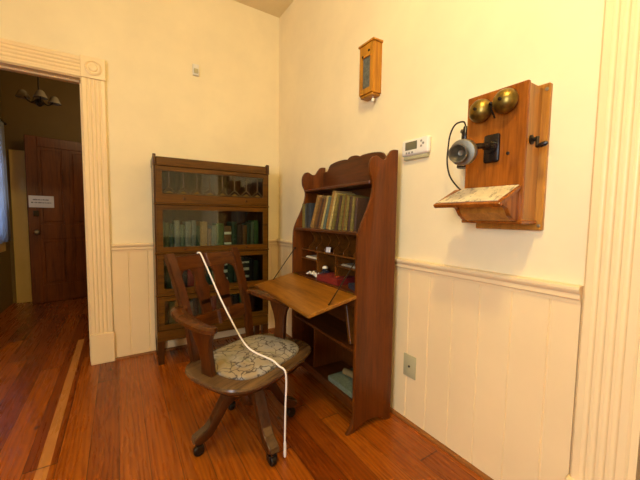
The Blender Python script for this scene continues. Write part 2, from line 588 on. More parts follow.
struct('baseboard_right', bm, M['shoe'])

# ------------------------------------------------------------------ the hall
HX0, HX1, HY = -2.47, -0.7, 2.47
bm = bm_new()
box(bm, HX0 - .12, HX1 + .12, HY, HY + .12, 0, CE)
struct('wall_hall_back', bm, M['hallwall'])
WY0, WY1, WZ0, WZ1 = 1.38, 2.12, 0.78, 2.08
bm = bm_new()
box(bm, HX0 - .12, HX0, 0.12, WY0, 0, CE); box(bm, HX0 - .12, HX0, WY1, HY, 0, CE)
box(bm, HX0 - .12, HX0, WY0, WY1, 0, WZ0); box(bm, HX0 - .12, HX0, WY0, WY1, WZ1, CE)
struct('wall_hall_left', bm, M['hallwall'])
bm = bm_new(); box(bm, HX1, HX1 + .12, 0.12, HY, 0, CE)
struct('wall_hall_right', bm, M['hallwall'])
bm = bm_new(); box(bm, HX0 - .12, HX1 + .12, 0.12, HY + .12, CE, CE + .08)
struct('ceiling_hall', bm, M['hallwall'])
bm = bm_new()
for a, b, c, d in ((WY0, WY0 + .05, WZ0, WZ1), (WY1 - .05, WY1, WZ0, WZ1), (WY0 + .05, WY1 - .05, WZ0, WZ0 + .05), (WY0 + .05, WY1 - .05, WZ1 - .05, WZ1), (WY0 + .05, WY1 - .05, 1.41, 1.45)):
    box(bm, HX0 - .09, HX0 - .03, a, b, c, d)
o = struct('window_1', bm, M['halltrim'])
bm = bm_new(); box(bm, HX0 - .062, HX0 - .058, WY0 + .045, WY1 - .045, WZ0 + .045, WZ1 - .045)
struct('window_pane', bm, M['winglass'], o)
bm = bm_new()
for a, b, c, d in ((WY0 - .1, WY0, WZ0 - .1, WZ1 + .1), (WY1, WY1 + .1, WZ0 - .1, WZ1 + .1), (WY0, WY1, WZ1, WZ1 + .1), (WY0, WY1, WZ0 - .1, WZ0)):
    box(bm, HX0, HX0 + .02, a, b, c, d, .003)
struct('window_casing', bm, M['halltrim'], o)

# curtain hanging in front of the hall window
ct = thing('window_curtain', 'pale bluish sheer curtain at the hall window, left of the brown door', 'curtain', (HX0 + .05, 1.9, 0))
bm = bm_new(); N = 70
top, bot = [], []
for i in range(N + 1):
    y = -0.45 + 0.80 * i / N
    x = 0.014 * math.sin(i * 0.9) + 0.006 * math.sin(i * 0.37)
    top.append(bm.verts.new((x * .6, y, 2.16))); bot.append(bm.verts.new((x * 1.3, y + .01 * math.sin(i * .3), 0.80 + .01 * math.sin(i * .5))))
for i in range(N):
    bm.faces.new((bot[i], bot[i + 1], top[i + 1], top[i]))
o = obj('curtain_cloth', bm, M['curtain'], ct, True, 180)
md = o.modifiers.new('thick', 'SOLIDIFY'); md.thickness = 0.0015
bm = bm_new(); tube(bm, [(0, -.52, 2.165), (0, .42, 2.165)], 0.008)
lathe(bm, [(0, 0), (.014, .008), (.014, .02), (0, .028)], (0, .42, 2.165), (0, 1, 0), 12)
obj('curtain_rod', bm, M['iron'], ct, True)

# yellowish casing beside the far door and the brown panel door, a little ajar
bm = bm_new()
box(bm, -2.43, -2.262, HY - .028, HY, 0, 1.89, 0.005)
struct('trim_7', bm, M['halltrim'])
DA = math.radians(13)
dr = bpy.data.objects.new('door_1', None); COL.objects.link(dr); dr.location = (-2.252, 2.27, 0.006); dr.rotation_euler = (0, 0, DA)
dr['kind'] = 'structure'; dr['label'] = 'brown four-panel wooden door at the far end of the dark hall'
DW, DHH = 0.78, 2.05
bm = bm_new()
box(bm, 0, DW, 0.008, 0.03, 0, DHH)
for a, b, c, d in ((0, .11, 0, DHH), (DW - .11, DW, 0, DHH), (.11, DW - .11, 0, .22), (.11, DW - .11, .80, .98), (.11, DW - .11, DHH - .12, DHH), (DW / 2 - .05, DW / 2 + .05, .22, .80), (DW / 2 - .05, DW / 2 + .05, .98, DHH - .12)):
    box(bm, a, b, 0.0, 0.038, c, d, .004)
obj('door_leaf', bm, M['door'], dr)
for cx in (0.235, DW - 0.235):
    for z0, z1 in ((.25, .77), (1.01, DHH - .15)):
        bm = bm_new(); box(bm, cx - .10, cx + .10, 0.001, 0.02, z0, z1, .012)
        obj('door_panel', bm, M['door'], dr)
bm = bm_new(); lathe(bm, [(.026, 0), (.026, .006), (.011, .012), (.011, .03), (.028, .045), (.03, .058), (.018, .07), (0, .073)], (.072, 0, .89), (0, -1, 0), 18)
obj('door_knob', bm, M['nickel'], dr, True)
bm = bm_new(); box(bm, .05, .10, -.012, 0.0, 1.08, 1.15, .004)
obj('door_lock', bm, M['iron'], dr)
# paper sign on the far door
sg = thing('paper_sign', 'small white printed paper sign fixed to the brown hall door', 'sign', (-2.252, 2.27, 0), DA)
bm = bm_new(); box(bm, 0.0, 0.235, -0.0075, -0.0035, 1.19, 1.332)
for v in bm.verts:
    v.co.x += 0.012
    v.co.z += .006
obj('sign_sheet', bm, M['sheet'], sg)
rr = random.Random(3)
for z, x0, x1, h in ((1.283, .050, .208, .015), (1.248, .034, .222, .015)):
    bm = bm_new(); x = x0
    while x < x1 - .01:
        ww = rr.uniform(.004, .008)
        box(bm, x, x + ww, -.0083, -.0074, z, z + h * rr.uniform(.7, 1)); x += ww + (.002 if rr.random() < .8 else .008)
    obj('text_line', bm, M['ink'], sg)

# chandelier in the hall
ch = thing('chandelier', 'dark metal chandelier with small frosted glass shades hanging in the hall', 'chandelier', (-1.97, 1.42, 0))
bm = bm_new(); tube(bm, [(0, 0, CE), (0, 0, 2.32)], .007); lathe(bm, [(0, 0), (.05, 0), (.05, .015), (.02, .035), (0, .04)], (0, 0, CE), (0, 0, -1))
lathe(bm, [(0, 0), (.02, .01), (.034, .04), (.02, .075), (.012, .11), (.02, .13), (0, .15)], (0, 0, 2.19), (0, 0, 1))
obj('stem', bm, M['iron'], ch, True)
for i in range(4):
    a = i * PI / 2 + 0.25
    c_, s_ = math.cos(a), math.sin(a)
    bm = bm_new()
    tube(bm, smooth_pts([(c_ * r_, s_ * r_, z) for r_, z in ((.02, 2.26), (.06, 2.22), (.10, 2.25), (.12, 2.31))]), .006, 8)
    ar = obj('arm', bm, M['iron'], ch, True)
    bm = bm_new()
    lathe(bm, [(.018, .07), (.03, .06), (.042, .03), (.056, .0), (.054, -.002), (.04, .028), (.028, .056), (.016, .066)], (c_ * .12, s_ * .12, 2.25), (0, 0, 1), 20)
    obj('glass_shade', bm, M['shade'], ar, True)

# ------------------------------------------------------------------ things on the walls
ms = thing('motion_sensor', 'small white sensor high on the left wall', 'sensor', (-0.759, 0, 2.32))
bm = bm_new(); box(bm, -.026, .026, -.022, 0, -.045, .045, .006, 2)
obj('housing', bm, M['white'], ms, True)
bm = bm_new(); box(bm, -.017, .017, -.026, -.021, -.03, .008, .003)
obj('lens', bm, M['beige'], ms)

tm = thing('thermostat', 'white wall thermostat with grey screen, between the secretary desk and the telephone', 'thermostat', (0, -1.706, 1.487))
# local y runs along the wall
bm = bm_new(); box(bm, -.03, 0, -.088, .088, -.036, .048, .012, 3)
obj('housing', bm, M['white'], tm, True)
bm = bm_new(); box(bm, -.02, 0, -.076, .082, -.056, -.034, .006, 2)
obj('lower_cover', bm, M['beige'], tm, True)
bm = bm_new(); box(bm, -.0315, -.029, -.018, .06, -.008, .034, .001)
obj('screen', bm, M['lcd'], tm)
for y, z in ((-.045, .027), (-.045, .002), (-.058, .014), (.05, -.022), (.032, -.022), (.012, -.022)):
    bm = bm_new(); box(bm, -.033, -.029, y - .006, y + .006, z - .005, z + .005, .002)
    obj('button', bm, M['grey'], tm)

ol = thing('wall_plate', 'beige wall plate with one small jack on the white beadboard beside the desk', 'wall plate', (-0.012, -1.713, 0.32))
bm = bm_new(); box(bm, -.006, 0, -.042, .042, -.062, .062, .003, 2)
obj('plate', bm, M['beige'], ol, True)
bm = bm_new(); lathe(bm, [(.006, 0), (.006, .004), (.003, .006), (0, .006)], (-.006, 0, 0), (-1, 0, 0), 10)
obj('jack', bm, M['iron'], ol)

# honey oak wall box with a glazed front
wb = thing('wall_box', 'narrow honey oak wall box with dark glazed window, above the secretary desk', 'wall box', (0, -1.355, 0))
D, y0, y1, z0, z1 = .06, -.061, .061, 1.855, 2.143
bm = bm_new()
box(bm, -D, -.001, y0, y0 + .01, z0, z1); box(bm, -D, -.001, y1 - .01, y1, z0, z1); box(bm, -D, -.001, y0 + .01, y1 - .01, z0, z0 + .012); box(bm, -D, -.001, y0 + .01, y1 - .01, z1 - .012, z1); box(bm, -.012, -.001, y0 + .01, y1 - .01, z0 + .012, z1 - .012)
obj('case', bm, M['box'], wb)
bm = bm_new()
holed(bm, [(y0 + .002, z0 + .004), (y1 - .002, z0 + .004), (y1 - .002, z1 - .003), (y0 + .002, z1 - .003)], [[(y0 + .026, z0 + .035), (y1 - .026, z0 + .035), (y1 - .026, z0 + .215), (y0 + .026, z0 + .215)]], 'x', -D - .01, -D)
fr = obj('door', bm, M['box'], wb)
bm = bm_new(); box(bm, -D - .002, -D + .002, y0 + .024, y1 - .024, z0 + .033, z0 + .217)
obj('window', bm, M['chartdark'], fr)
for y in (-.025, .03):
    bm = bm_new(); lathe(bm, [(.007, 0), (.007, .003), (0, .005)], (-D - .01, y, z1 - .045 - (y > 0) * .02), (-1, 0, 0), 12)
    obj('screw_plug', bm, M['iron'], fr, True)
bm = bm_new(); prism(bm, [(-D - .016, z1 - .002), (-D - .016, z1 + .008), (-.001, z1 + .012), (-.001, z1 - .002)], 'y', y0 - .008, y1 + .008, .002)
obj('cornice', bm, M['box'], wb)
bm = bm_new(); box(bm, -D - .004, -.001, y0 + .006, y1 - .006, z0 - .014, z0, .004)
obj('base_moulding', bm, M['box'], wb)
bm = bm_new(); lathe(bm, [(.003, 0), (.003, .010), (.009, .016), (.009, .03), (.004, .034), (0, .035)], (-.036, -.03, z0 - .012), (0, 0, -1), 14)
obj('pull', bm, M['white'], wb, True)

# ------------------------------------------------------------------ the wall telephone
PX = -2.176
ph = thing('wall_telephone', 'antique golden oak wall telephone with two brass bells and writing shelf', 'telephone', (0, PX, 0))
bm = bm_new(); box(bm, -.022, -.001, -.134, .122, 1.082, 1.612, .004)
obj('backboard', bm, M['phonel'], ph)
bx0, bx1, bz0, bz1, bd = -.113, .113, 1.112, 1.603, -.115
bm = bm_new(); box(bm, bd, -.022, bx0 + .003, bx1 - .003, bz0, bz1 - .004, .002)
body = obj('case', bm, M['phonel'], ph)
bm = bm_new(); box(bm, bd - .014, bd, bx0, bx1, bz0 + .004, bz1, .003)
dr_ = obj('front_door', bm, M['phone'], ph)
bm = bm_new(); box(bm, bd - .018, -.022, bx0 - .004, bx1 + .004, bz0 - .006, bz0 + .008, .003)
obj('base_moulding', bm, M['phone'], ph)
fx = bd - .014
# bells and striker
for y, z in ((.046, 1.535), (-.046, 1.545)):
    bm = bm_new(); lathe(bm, [(.006, .0), (.006, .016), (.043, .016), (.0435, .02), (.041, .032), (.032, .045), (.018, .053), (0, .056)], (fx, y, z), (-1, 0, 0), 28)
    b_ = obj('bell', bm, M['brass'], ph, True)
    bm = bm_new(); lathe(bm, [(.006, 0), (.006, .004), (0, .006)], (fx - .056, y, z), (-1, 0, 0), 12)
    obj('screw', bm, M['iron'], b_, True)
bm = bm_new(); tube(bm, [(fx, 0, 1.50), (fx - .024, 0, 1.525), (fx - .03, .0, 1.545)], .003, 8); lathe(bm, [(0, 0), (.008, .004), (.008, .01), (0, .014)], (fx - .03, 0, 1.54), (0, 0, 1), 12)
obj('clapper', bm, M['iron'], ph, True)
# transmitter: plate, hinged arm, cup with mouthpiece
bm = bm_new(); box(bm, fx - .014, fx, -.028, .032, 1.335, 1.44, .008, 2)
lathe(bm, [(.024, 0), (.022, .012), (0, .014)], (fx - .012, .002, 1.39), (-1, 0, 0), 18)
pl = obj('transmitter_plate', bm, M['black'], ph, True)
bm = bm_new()
tip = Vector((-.268, .034, 1.362))
tube(bm, smooth_pts([(fx - .012, .002, 1.39), (-.17, .008, 1.394), (-.21, .018, 1.388), (tip.x + .028, tip.y - .004, 1.372)]), [.013] * 7 + [.011] * 12, 12)
tube(bm, [(fx - .022, .026, 1.392), (fx - .022, -.022, 1.392)], .009, 12)
obj('transmitter_arm', bm, M['black'], pl, True)
ax = Vector((-.92, -.20, -.20)).normalized()
bm = bm_new(); lathe(bm, [(.014, -.004), (.03, .0), (.044, .008), (.047, .014), (.047, .034), (.045, .038), (.03, .04)], tip - ax * .03, ax, 28)
obj('transmitter_cup', bm, M['nickel'], pl, True)
bm = bm_new(); lathe(bm, [(.016, .0), (.018, .010), (.027, .026), (.031, .034), (.033, .034), (.033, .037), (.029, .037), (.016, .018), (.01, .006), (0, .004)], tip + ax * .009, ax, 28)
obj('mouthpiece', bm, M['horn'], pl, True)
# receiver hanging on the hook on the left side
bm = bm_new()
tube(bm, smooth_pts([(-.07, bx1 - .01, 1.475), (-.08, bx1 + .03, 1.487), (-.086, bx1 + .05, 1.49)]), .004, 8)
tube(bm, smooth_pts([(-.062, bx1 + .034, 1.494), (-.072, bx1 + .044, 1.488), (-.086, bx1 + .05, 1.488), (-.1, bx1 + .044, 1.488), (-.108, bx1 + .034, 1.494)]), .0035, 8)
obj('receiver_hook', bm, M['nickel'], ph, True)
RC = Vector((-.086, bx1 + .033, 0))
bm = bm_new(); lathe(bm, [(0, 0), (.008, .002), (.010, .012), (.012, .02), (.015, .03), (.0155, .05), (.014, .10), (.0135, .135), (.018, .15), (.027, .158), (.029, .164), (.029, .172), (.025, .175), (0, .17)], (RC.x, RC.y, 1.512), (0, 0, -1), 20)
obj('receiver', bm, M['black'], ph, True)
bm = bm_new()
tube(bm, smooth_pts([(RC.x, RC.y, 1.51), (RC.x, RC.y + .012, 1.532), (-.085, .197, 1.529), (-.083, .222, 1.49), (-.08, .232, 1.43), (-.08, .233, 1.37), (-.08, .216, 1.31), (-.08, .178, 1.262), (-.08, .145, 1.235), (-.08, bx1 - .004, 1.215)], 8), .0035, 8)
obj('receiver_cord', bm, M['iron'], ph, True)
# crank on the right side
bm = bm_new(); lathe(bm, [(.017, 0), (.017, .004), (.008, .008), (.007, .022), (0, .024)], (-.085, bx0 + .003, 1.405), (0, -1, 0), 16)
tube(bm, [(-.085, bx0 - .017, 1.412), (-.092, bx0 - .02, 1.375)], [.006, .005], 10)
k_ = obj('crank', bm, M['iron'], ph, True)
bm = bm_new(); lathe(bm, [(.004, 0), (.006, .006), (.009, .016), (.009, .028), (.005, .036), (0, .037)], (-.092, bx0 - .018, 1.376), (0.0, -1, 0.25), 14)
obj('crank_handle', bm, M['black'], k_, True)
bm = bm_new(); lathe(bm, [(.006, 0), (.006, .002), (.003, .003), (0, .0025)], (fx, -.055, 1.362), (-1, 0, 0), 14)
obj('keyhole', bm, M['iron'], ph)
# writing shelf on scroll brackets
A_, B_ = Vector((bd - .014, 0, 1.243)), Vector((-.262, 0, 1.178))
dv = (B_ - A_); nn = Vector((-dv.z, 0, dv.x)).normalized()
if nn.z < 0:
    nn = -nn
bm = bm_new()
p0, p1 = A_, B_
prism(bm, [(p0.x, p0.z), (p1.x, p1.z), (p1.x - nn.x * .004 - .004, p1.z - .004), (p1.x - nn.x * .016, p1.z - nn.z * .016), (p0.x, p0.z - nn.z * .016)], 'y', bx0 + .006, bx1 + .044, .003)
obj('writing_shelf', bm, M['phone'], ph)
for y in (bx0 + .012, bx1 - .026):
    bm = bm_new()
    prism(bm, sm2([(fx, 1.228), (-.15, 1.215), (-.2, 1.19), (-.228, 1.176), (-.226, 1.166), (-.205, 1.163), (-.19, 1.150), (-.178, 1.135), (-.165, 1.128), (-.15, 1.118), (fx, 1.114)], 3), 'y', y, y + .016, .002)
    obj('shelf_bracket', bm, M['phone'], ph, True)
bm = bm_new()
prism(bm, [(fx, 1.222), (-.2, 1.180), (-.185, 1.145), (-.15, 1.118), (fx, 1.114)], 'y', bx0 + .028, bx1 - .026)
obj('shelf_compartment', bm, M['phonel'], ph)
for z in (1.59, 1.10):
    bm = bm_new(); lathe(bm, [(.006, 0), (.006, .003), (0, .004)], (-.022, -.124, z), (-1, 0, 0), 10)
    obj('mounting_screw', bm, M['nickel'], ph, True)
# sheet lying on the writing shelf
ps = thing('printed_sheet', 'yellowed printed sheet lying on the telephone writing shelf', 'paper', (0, PX, 0))
bm = bm_new()
a, b = A_ + dv * .02 + nn * .0012, A_ + dv * .93 + nn * .0012
vs = [bm.verts.new((q.x, y, q.z)) for q, y in ((a, bx0 + .012), (a, bx1 + .0), (b, bx1 + .034), (b, bx0 + .02))]
bm.faces.new(vs)
ex = bmesh.ops.extrude_face_region(bm, geom=bm.faces[:])
for el in ex['geom']:
    if isinstance(el, bmesh.types.BMVert):
        el.co += nn * .0025
bmesh.ops.recalc_face_normals(bm, faces=bm.faces[:])
obj('sheet', bm, M['print'], ps)


# ------------------------------------------------------------------ books
def ordinal(i):
    return ['first', 'second', 'third', 'fourth', 'fifth', 'sixth', 'seventh', 'eighth', 'ninth', 'tenth', 'eleventh', 'twelfth',
            'thirteenth', 'fourteenth', 'fifteenth', 'sixteenth', 'seventeenth', 'eighteenth', 'nineteenth', 'twentieth'][i]


def book(root_m, x, d, z, t, h, depth, c, label, group, lean=0.0, bands=None, axis_y=False):
    """A standing book. root_m: matrix of the case; local x along shelf, y depth from the spine inward (+y back), z up"""
    o = thing('book', label, 'book', (0, 0, 0), 0, group)
    o.matrix_world = root_m @ Matrix.Translation((x, d, z)) @ Matrix.Rotation(lean, 4, 'Y')
    bm = bm_new()
    # rounded spine
    sp = [(0, 0.008), (0.0015, .003), (t * .25, .0007), (t * .5, 0), (t * .75, .0007), (t - .0015, .003), (t, .008), (t - .0025, .008), (t - .003, .005), (t * .5, .003), (.003, .005), (.0025, .008)]
    prism(bm, sp, 'z', 0, h)
    box(bm, 0, .0026, .0078, depth, 0, h); box(bm, t - .0026, t, .0078, depth, 0, h)
    obj('cover', bm, bookmat(c), o, True)
    bm = bm_new(); box(bm, .0027, t - .0027, .006, depth - .004, .003, h - .004)
    obj('page_block', bm, M['pages'], o)
    for zb, hb, cb in (bands or []):
        bm = bm_new()
        prism(bm, [(.001, .003), (t * .25, -.0002), (t * .5, -.0009), (t * .75, -.0002), (t - .001, .003), (t - .001, .0045), (t * .5, .0008), (.001, .0045)], 'z', zb * h, zb * h + hb)
        obj('spine_label', bm, bookmat(cb), o)
    return o


# ------------------------------------------------------------------ sectional bookcase
BM_ = Matrix.Translation((-1.10397, -0.01518, 0)) @ Matrix.Rotation(-0.02647, 4, 'Z') @ Matrix.Translation((0, -0.27518, 0))
bc = thing('sectional_bookcase', 'tall dark oak sectional bookcase with glass doors in the corner of the left wall', 'bookcase')
bc.matrix_world = BM_
BW, BD = .872, .262                       # y from 0 (front) to BD (back)
levels = [(.175, .261), (.261, .53), (.53, .843), (.843, 1.207), (1.207, 1.487)]
# base with legs
bm = bm_new(); box(bm, 0, BW, .004, BD, .178, .261, .004)
obj('base', bm, M['case'], bc)
for x in (0.0, BW - .05):
    for y in (.004, BD - .05):
        bm = bm_new()
        cx_, cy_ = x + .025, y + .025
        t = bmesh.new(); bmesh.ops.create_cube(t, size=1)
        for v in t.verts:
            k = .8 if v.co.z < 0 else 1
            v.co = Vector((cx_ + v.co.x * .05 * k, cy_ + v.co.y * .05 * k, .0 if v.co.z < 0 else .18))
        merge(bm, t)
        obj('leg', bm, M['casev'], bc)
# top cap with raised end arms
bm = bm_new(); box(bm, .0165, BW - .0185, .002, BD, 1.487, 1.542, .004)
obj('top_cap', bm, M['case'], bc)
for x in (-.004, BW - .018):
    bm = bm_new()
    prism(bm, sm2([(-.006, 1.487), (-.006, 1.54), (0, 1.556), (.014, 1.561), (.03, 1.556), (.05, 1.549), (.09, 1.547)], 3) + [(BD, 1.547), (BD, 1.487)], 'x', x, x + .020, .003)
    obj('cap_arm', bm, M['casev'], bc, True)
for i, (z0, z1) in enumerate(levels):
    if i == 0:
        continue
    bm = bm_new()
    T = .018
    box(bm, 0, T, .006, BD, z0 + .002, z1 - .002); box(bm, BW - T, BW, .006, BD, z0 + .002, z1 - .002)
    box(bm, T, BW - T, BD - .012, BD, z0 + .002, z1 - .002)
    box(bm, T, BW - T, .018, BD - .012, z0 + .002, z0 + .016); box(bm, T, BW - T, .018, BD - .012, z1 - .016, z1 - .002)
    obj('section', bm, M['casev'], bc)
    bm = bm_new(); box(bm, -.004, BW + .004, -.004, .012, z1 - .009, z1 + .003, .003)
    obj('section_bead', bm, M['case'], bc)
    # glazed door
    fw, fb = .040, .038 if i < 4 else .03
    d0, d1, dz0, dz1 = .012, BW - .012, z0 + .006, z1 - .014
    bm = bm_new()
    if i == 4:
        fb = .062
    holed(bm, [(d0, dz0), (d1, dz0), (d1, dz1), (d0, dz1)], [[(d0 + fw, dz0 + fb), (d1 - fw, dz0 + fb), (d1 - fw, dz1 - .032), (d0 + fw, dz1 - .032)]], 'y', -.004, .014)
    dd = obj('door', bm, M['case'], bc)
    bm = bm_new(); box(bm, d0 + fw - .004, d1 - fw + .004, .004, .0065, dz0 + fb - .004, dz1 - .028)
    obj('glass_pane', bm, M['glass'], dd)
    for kx in (.2, BW - .2):
        bm = bm_new(); lathe(bm, [(.005, 0), (.005, .006), (.009, .010), (.009, .015), (0, .018)], (kx, -.004, dz0 + fb * .5), (0, -1, 0), 16)
        obj('door_knob', bm, M['casev'], dd, True)
    if i == 4:                            # leaded pattern on the top door
        bm = bm_new()
        gx0, gx1, gz0, gz1 = d0 + fw, d1 - fw, dz0 + fb, dz1 - .032
        n = 8; s = (gx1 - gx0) / n
        for k in range(n):
            cx_ = gx0 + s * (k + .5)
            tube(bm, [(cx_, .002, gz1), (cx_, .002, gz0 + .052)], .0035, 6)
            for sg_ in (-1, 1):
                tube(bm, smooth_pts([(cx_, .002, gz0 + .052), (cx_ + sg_ * s * .22, .002, gz0 + .036), (cx_ + sg_ * s * .5, .002, gz0 + .006)], 3), .0035, 6)
                tube(bm, [(cx_, .002, gz0 + .028), (cx_ + sg_ * s * .3, .002, gz0 + .008)], .002, 6)
        tube(bm, [(gx0, .002, gz0 + .006), (gx1, .002, gz0 + .006)], .0025, 6)
        obj('leaded_came', bm, M['came'], dd)
        for k in range(n):
            cx_ = gx0 + s * (k + .5)
            bm = bm_new(); prism(bm, [(cx_ - s * .26, gz0 + .009), (cx_ + s * .26, gz0 + .009), (cx_, gz0 + .027)], 'y', .0015, .0035)
            obj('amber_glass', bm, M['amber'], dd)

G_, B_n, R_, T_, GY, OL, DK = 'green', 'brown', 'red', 'tan', 'grey', 'olive', 'black'
COLS = {'dark green': (34, 58, 36), 'green': (52, 88, 48), 'grey green': (86, 96, 76), 'grey': (112, 110, 100), 'tan': (138, 102, 46), 'dark brown': (66, 42, 24),
        'brown': (104, 68, 26), 'red': (128, 30, 18), 'dark red': (92, 24, 18), 'olive': (104, 90, 34), 'black': (30, 28, 26), 'cream': (166, 146, 84), 'slate blue': (70, 76, 74), 'dark blue': (44, 48, 52)}
WHT = (226, 220, 196)
rows = {
    3: [('grey green', .044, .215), ('grey green', .034, .205), ('dark green', .03, .20), ('grey', .04, .222), ('grey green', .036, .19), ('grey', .045, .215), ('grey', .034, .224), ('dark green', .03, .18), ('tan', .056, .215), ('brown', .03, .16), ('grey green', .036, .185), ('green', .062, .20), ('B', .06, .18), ('dark green', .046, .215), ('dark brown', .05, .19), ('brown', .036, .186), ('dark green', .032, .2), ('grey green', .03, .215), ('green', .04, .226)],
    2: [('dark green', .04, .22), ('dark green', .042, .225), ('grey', .032, .19), ('dark green', .046, .23), ('black', .036, .21), ('red', .05, .235), ('dark red', .04, .22), ('dark brown', .05, .2), ('dark green', .042, .225), ('green', .036, .215), ('black', .044, .23), ('L', .046, .215), ('dark green', .05, .225), ('dark green', .04, .2), ('L', .052, .225), ('L', .044, .225), ('black', .038, .21), ('dark green', .04, .19)],
    1: [('olive', .056, .19), ('olive', .05, .18), ('tan', .044, .195), ('dark green', .046, .19), ('grey', .04, .17), ('black', .04, .19), ('dark green', .05, .185), ('dark red', .046, .18), ('red', .042, .2), ('brown', .05, .19), ('olive', .036, .18), ('dark brown', .05, .185), ('black', .05, .175), ('green', .04, .185), ('L', .046, .195), ('dark brown', .05, .18)],
}
where = {3: 'second bookcase section from top', 2: 'third bookcase section from top', 1: 'lowest bookcase section'}
rn = random.Random(11)
for lv, lst in rows.items():
    z0 = levels[lv][0] + .0162
    x = .026
    tot = sum(b[1] for b in lst); sc = min(1.0, (.81 - .001 * len(lst)) / tot)
    for i, (c, t, h) in enumerate(lst):
        t *= sc
        bands = None; nm = c
        if c == 'B':
            cc = (110, 72, 36); bands = [(.16, .016, WHT), (.62, .02, WHT)]; nm = 'brown'; desc = 'brown book with two white spine bands'
        elif c == 'L':
            cc = (34, 40, 34); bands = [(.22, .02, WHT), (.5, .024, WHT), (.78, .014, WHT)]; desc = 'dark book with white spine labels'
        else:
            cc = COLS[c]; desc = c + ' book'
        hmax = levels[lv][1] - levels[lv][0] - .05
        book(BM_, x, .06 + rn.uniform(0, .012), z0, t - .0012, min(h, hmax), .155 + rn.uniform(-.01, .015), cc,
             '%s, %s from left, %s' % (desc, ordinal(i), where[lv]), 'books in the ' + where[lv], 0.0, bands)
        x += t + .0006

# ------------------------------------------------------------------ secretary desk
SA = math.atan2(0.0325196, -0.9994711)
SM = Matrix.Translation((-0.07080872, -1.63662565, 0)) @ Matrix.Rotation(SA, 4, 'Z')
sd = thing('secretary_desk', 'brown oak secretary desk with scalloped top and lowered writing lid by the right wall', 'desk')
sd.matrix_world = SM                     # local x = out of the wall, local y = -l (l from the right side to the left)
W = .755
PT = .02


def side_outline():
    fr_ = [(.255, .10), (.256, .603), (.255, .98)]
    cur = sm2([(.255, .98), (.250, 1.035), (.232, 1.085), (.196, 1.161), (.168, 1.237), (.161, 1.288), (.172, 1.32), (.184, 1.345), (.187, 1.386), (.178, 1.415), (.162, 1.432), (.14, 1.436), (.118, 1.426), (.1, 1.421), (.079, 1.428), (.062, 1.452), (.042, 1.476), (.02, 1.481)], 3)
    foot = sm2([(.004, .0), (.04, .0), (.055, .02), (.095, .037), (.147, .042), (.2, .032), (.235, .014), (.255, .0)], 2)
    toe = sm2([(.300, .0), (.285, .018), (.268, .045), (.257, .078)], 3)
    return [(0.0, 1.481), (0, 0)] + foot + toe + fr_[:2] + cur


def sd_box(l0, l1, d0, d1, z0, z1, b=0.0):
    bm = bm_new(); box(bm, d0, d1, -l1, -l0, z0, z1, b); return bm


for l0 in (0, W - PT):
    bm = bm_new(); prism(bm, side_outline(), 'y', -l0 - PT, -l0, .003)
    obj('side_panel', bm, M['desk'], sd, True, 40)
# back board with the scalloped crest
cr_half = [(.0, 1.443), (.05, 1.445), (.075, 1.448), (.088, 1.462), (.1, 1.478), (.125, 1.490), (.2, 1.499), (.28, 1.499), (.318, 1.494), (.332, 1.503), (.355, 1.508), (.3775, 1.509)]
half = sm2(cr_half, 3)
L0 = PT
crest = [(a, z) for a, z in half] + [(W - a, z) for a, z in reversed(half[:-1])]
crest = [(max(PT + .0005, min(W - PT - .0005, a)), z) for a, z in crest]
bm = bm_new(); prism(bm, [(-PT - .0005, .06)] + [(-a, z) for a, z in crest] + [(-W + PT + .0005, .06)], 'x', .004, .018)
obj('back_board', bm, M['deskh'], sd, True, 40)
for nm, z0, z1, d1 in (('shelf', 1.295, 1.311, .176), ('shelf', 1.030, 1.047, .246), ('desk_floor', .715, .732, .25), ('shelf', .414, .430, .246), ('bottom_board', .140, .158, .252)):
    obj(nm, sd_box(PT, W - PT, .018, d1, z0, z1, .003), M['deskh'], sd)
obj('bottom_rail', sd_box(PT, W - PT, .23, .25, .105, .140, .002), M['deskh'], sd)
obj('lid_rail', sd_box(PT, W - PT, .225, .246, .66, .715, .002), M['deskh'], sd)
obj('divider', sd_box(.45, .466, .018, .236, .158, .414), M['desk'], sd)
# pigeonholes
PGD = .19
obj('pigeonhole_shelf', sd_box(PT, W - PT, .018, PGD, .893, .903, .001), M['inside'], sd)
for k in range(1, 7):
    l_ = PT + (W - 2 * PT) * k / 7
    bm = bm_new()
    prism(bm, [(.018, .903), (PGD - .004, .903)] + sm2([(PGD - .006, .925), (PGD - .03, .945), (PGD - .045, .975), (PGD - .03, 1.005), (PGD - .006, 1.03)], 3) + [(.018, 1.03)], 'y', -l_ - .004, -l_ + .004)
    obj('pigeonhole_divider', bm, M['inside'], sd)
for l_ in (.30, .515):
    obj('pigeonhole_divider', sd_box(l_ - .005, l_ + .005, .018, PGD, .732, .893), M['inside'], sd)
obj('small_shelf', sd_box(.52, W - PT, .018, PGD, .832, .841), M['inside'], sd)
obj('small_shelf', sd_box(PT, .295, .018, PGD, .832, .841), M['inside'], sd)
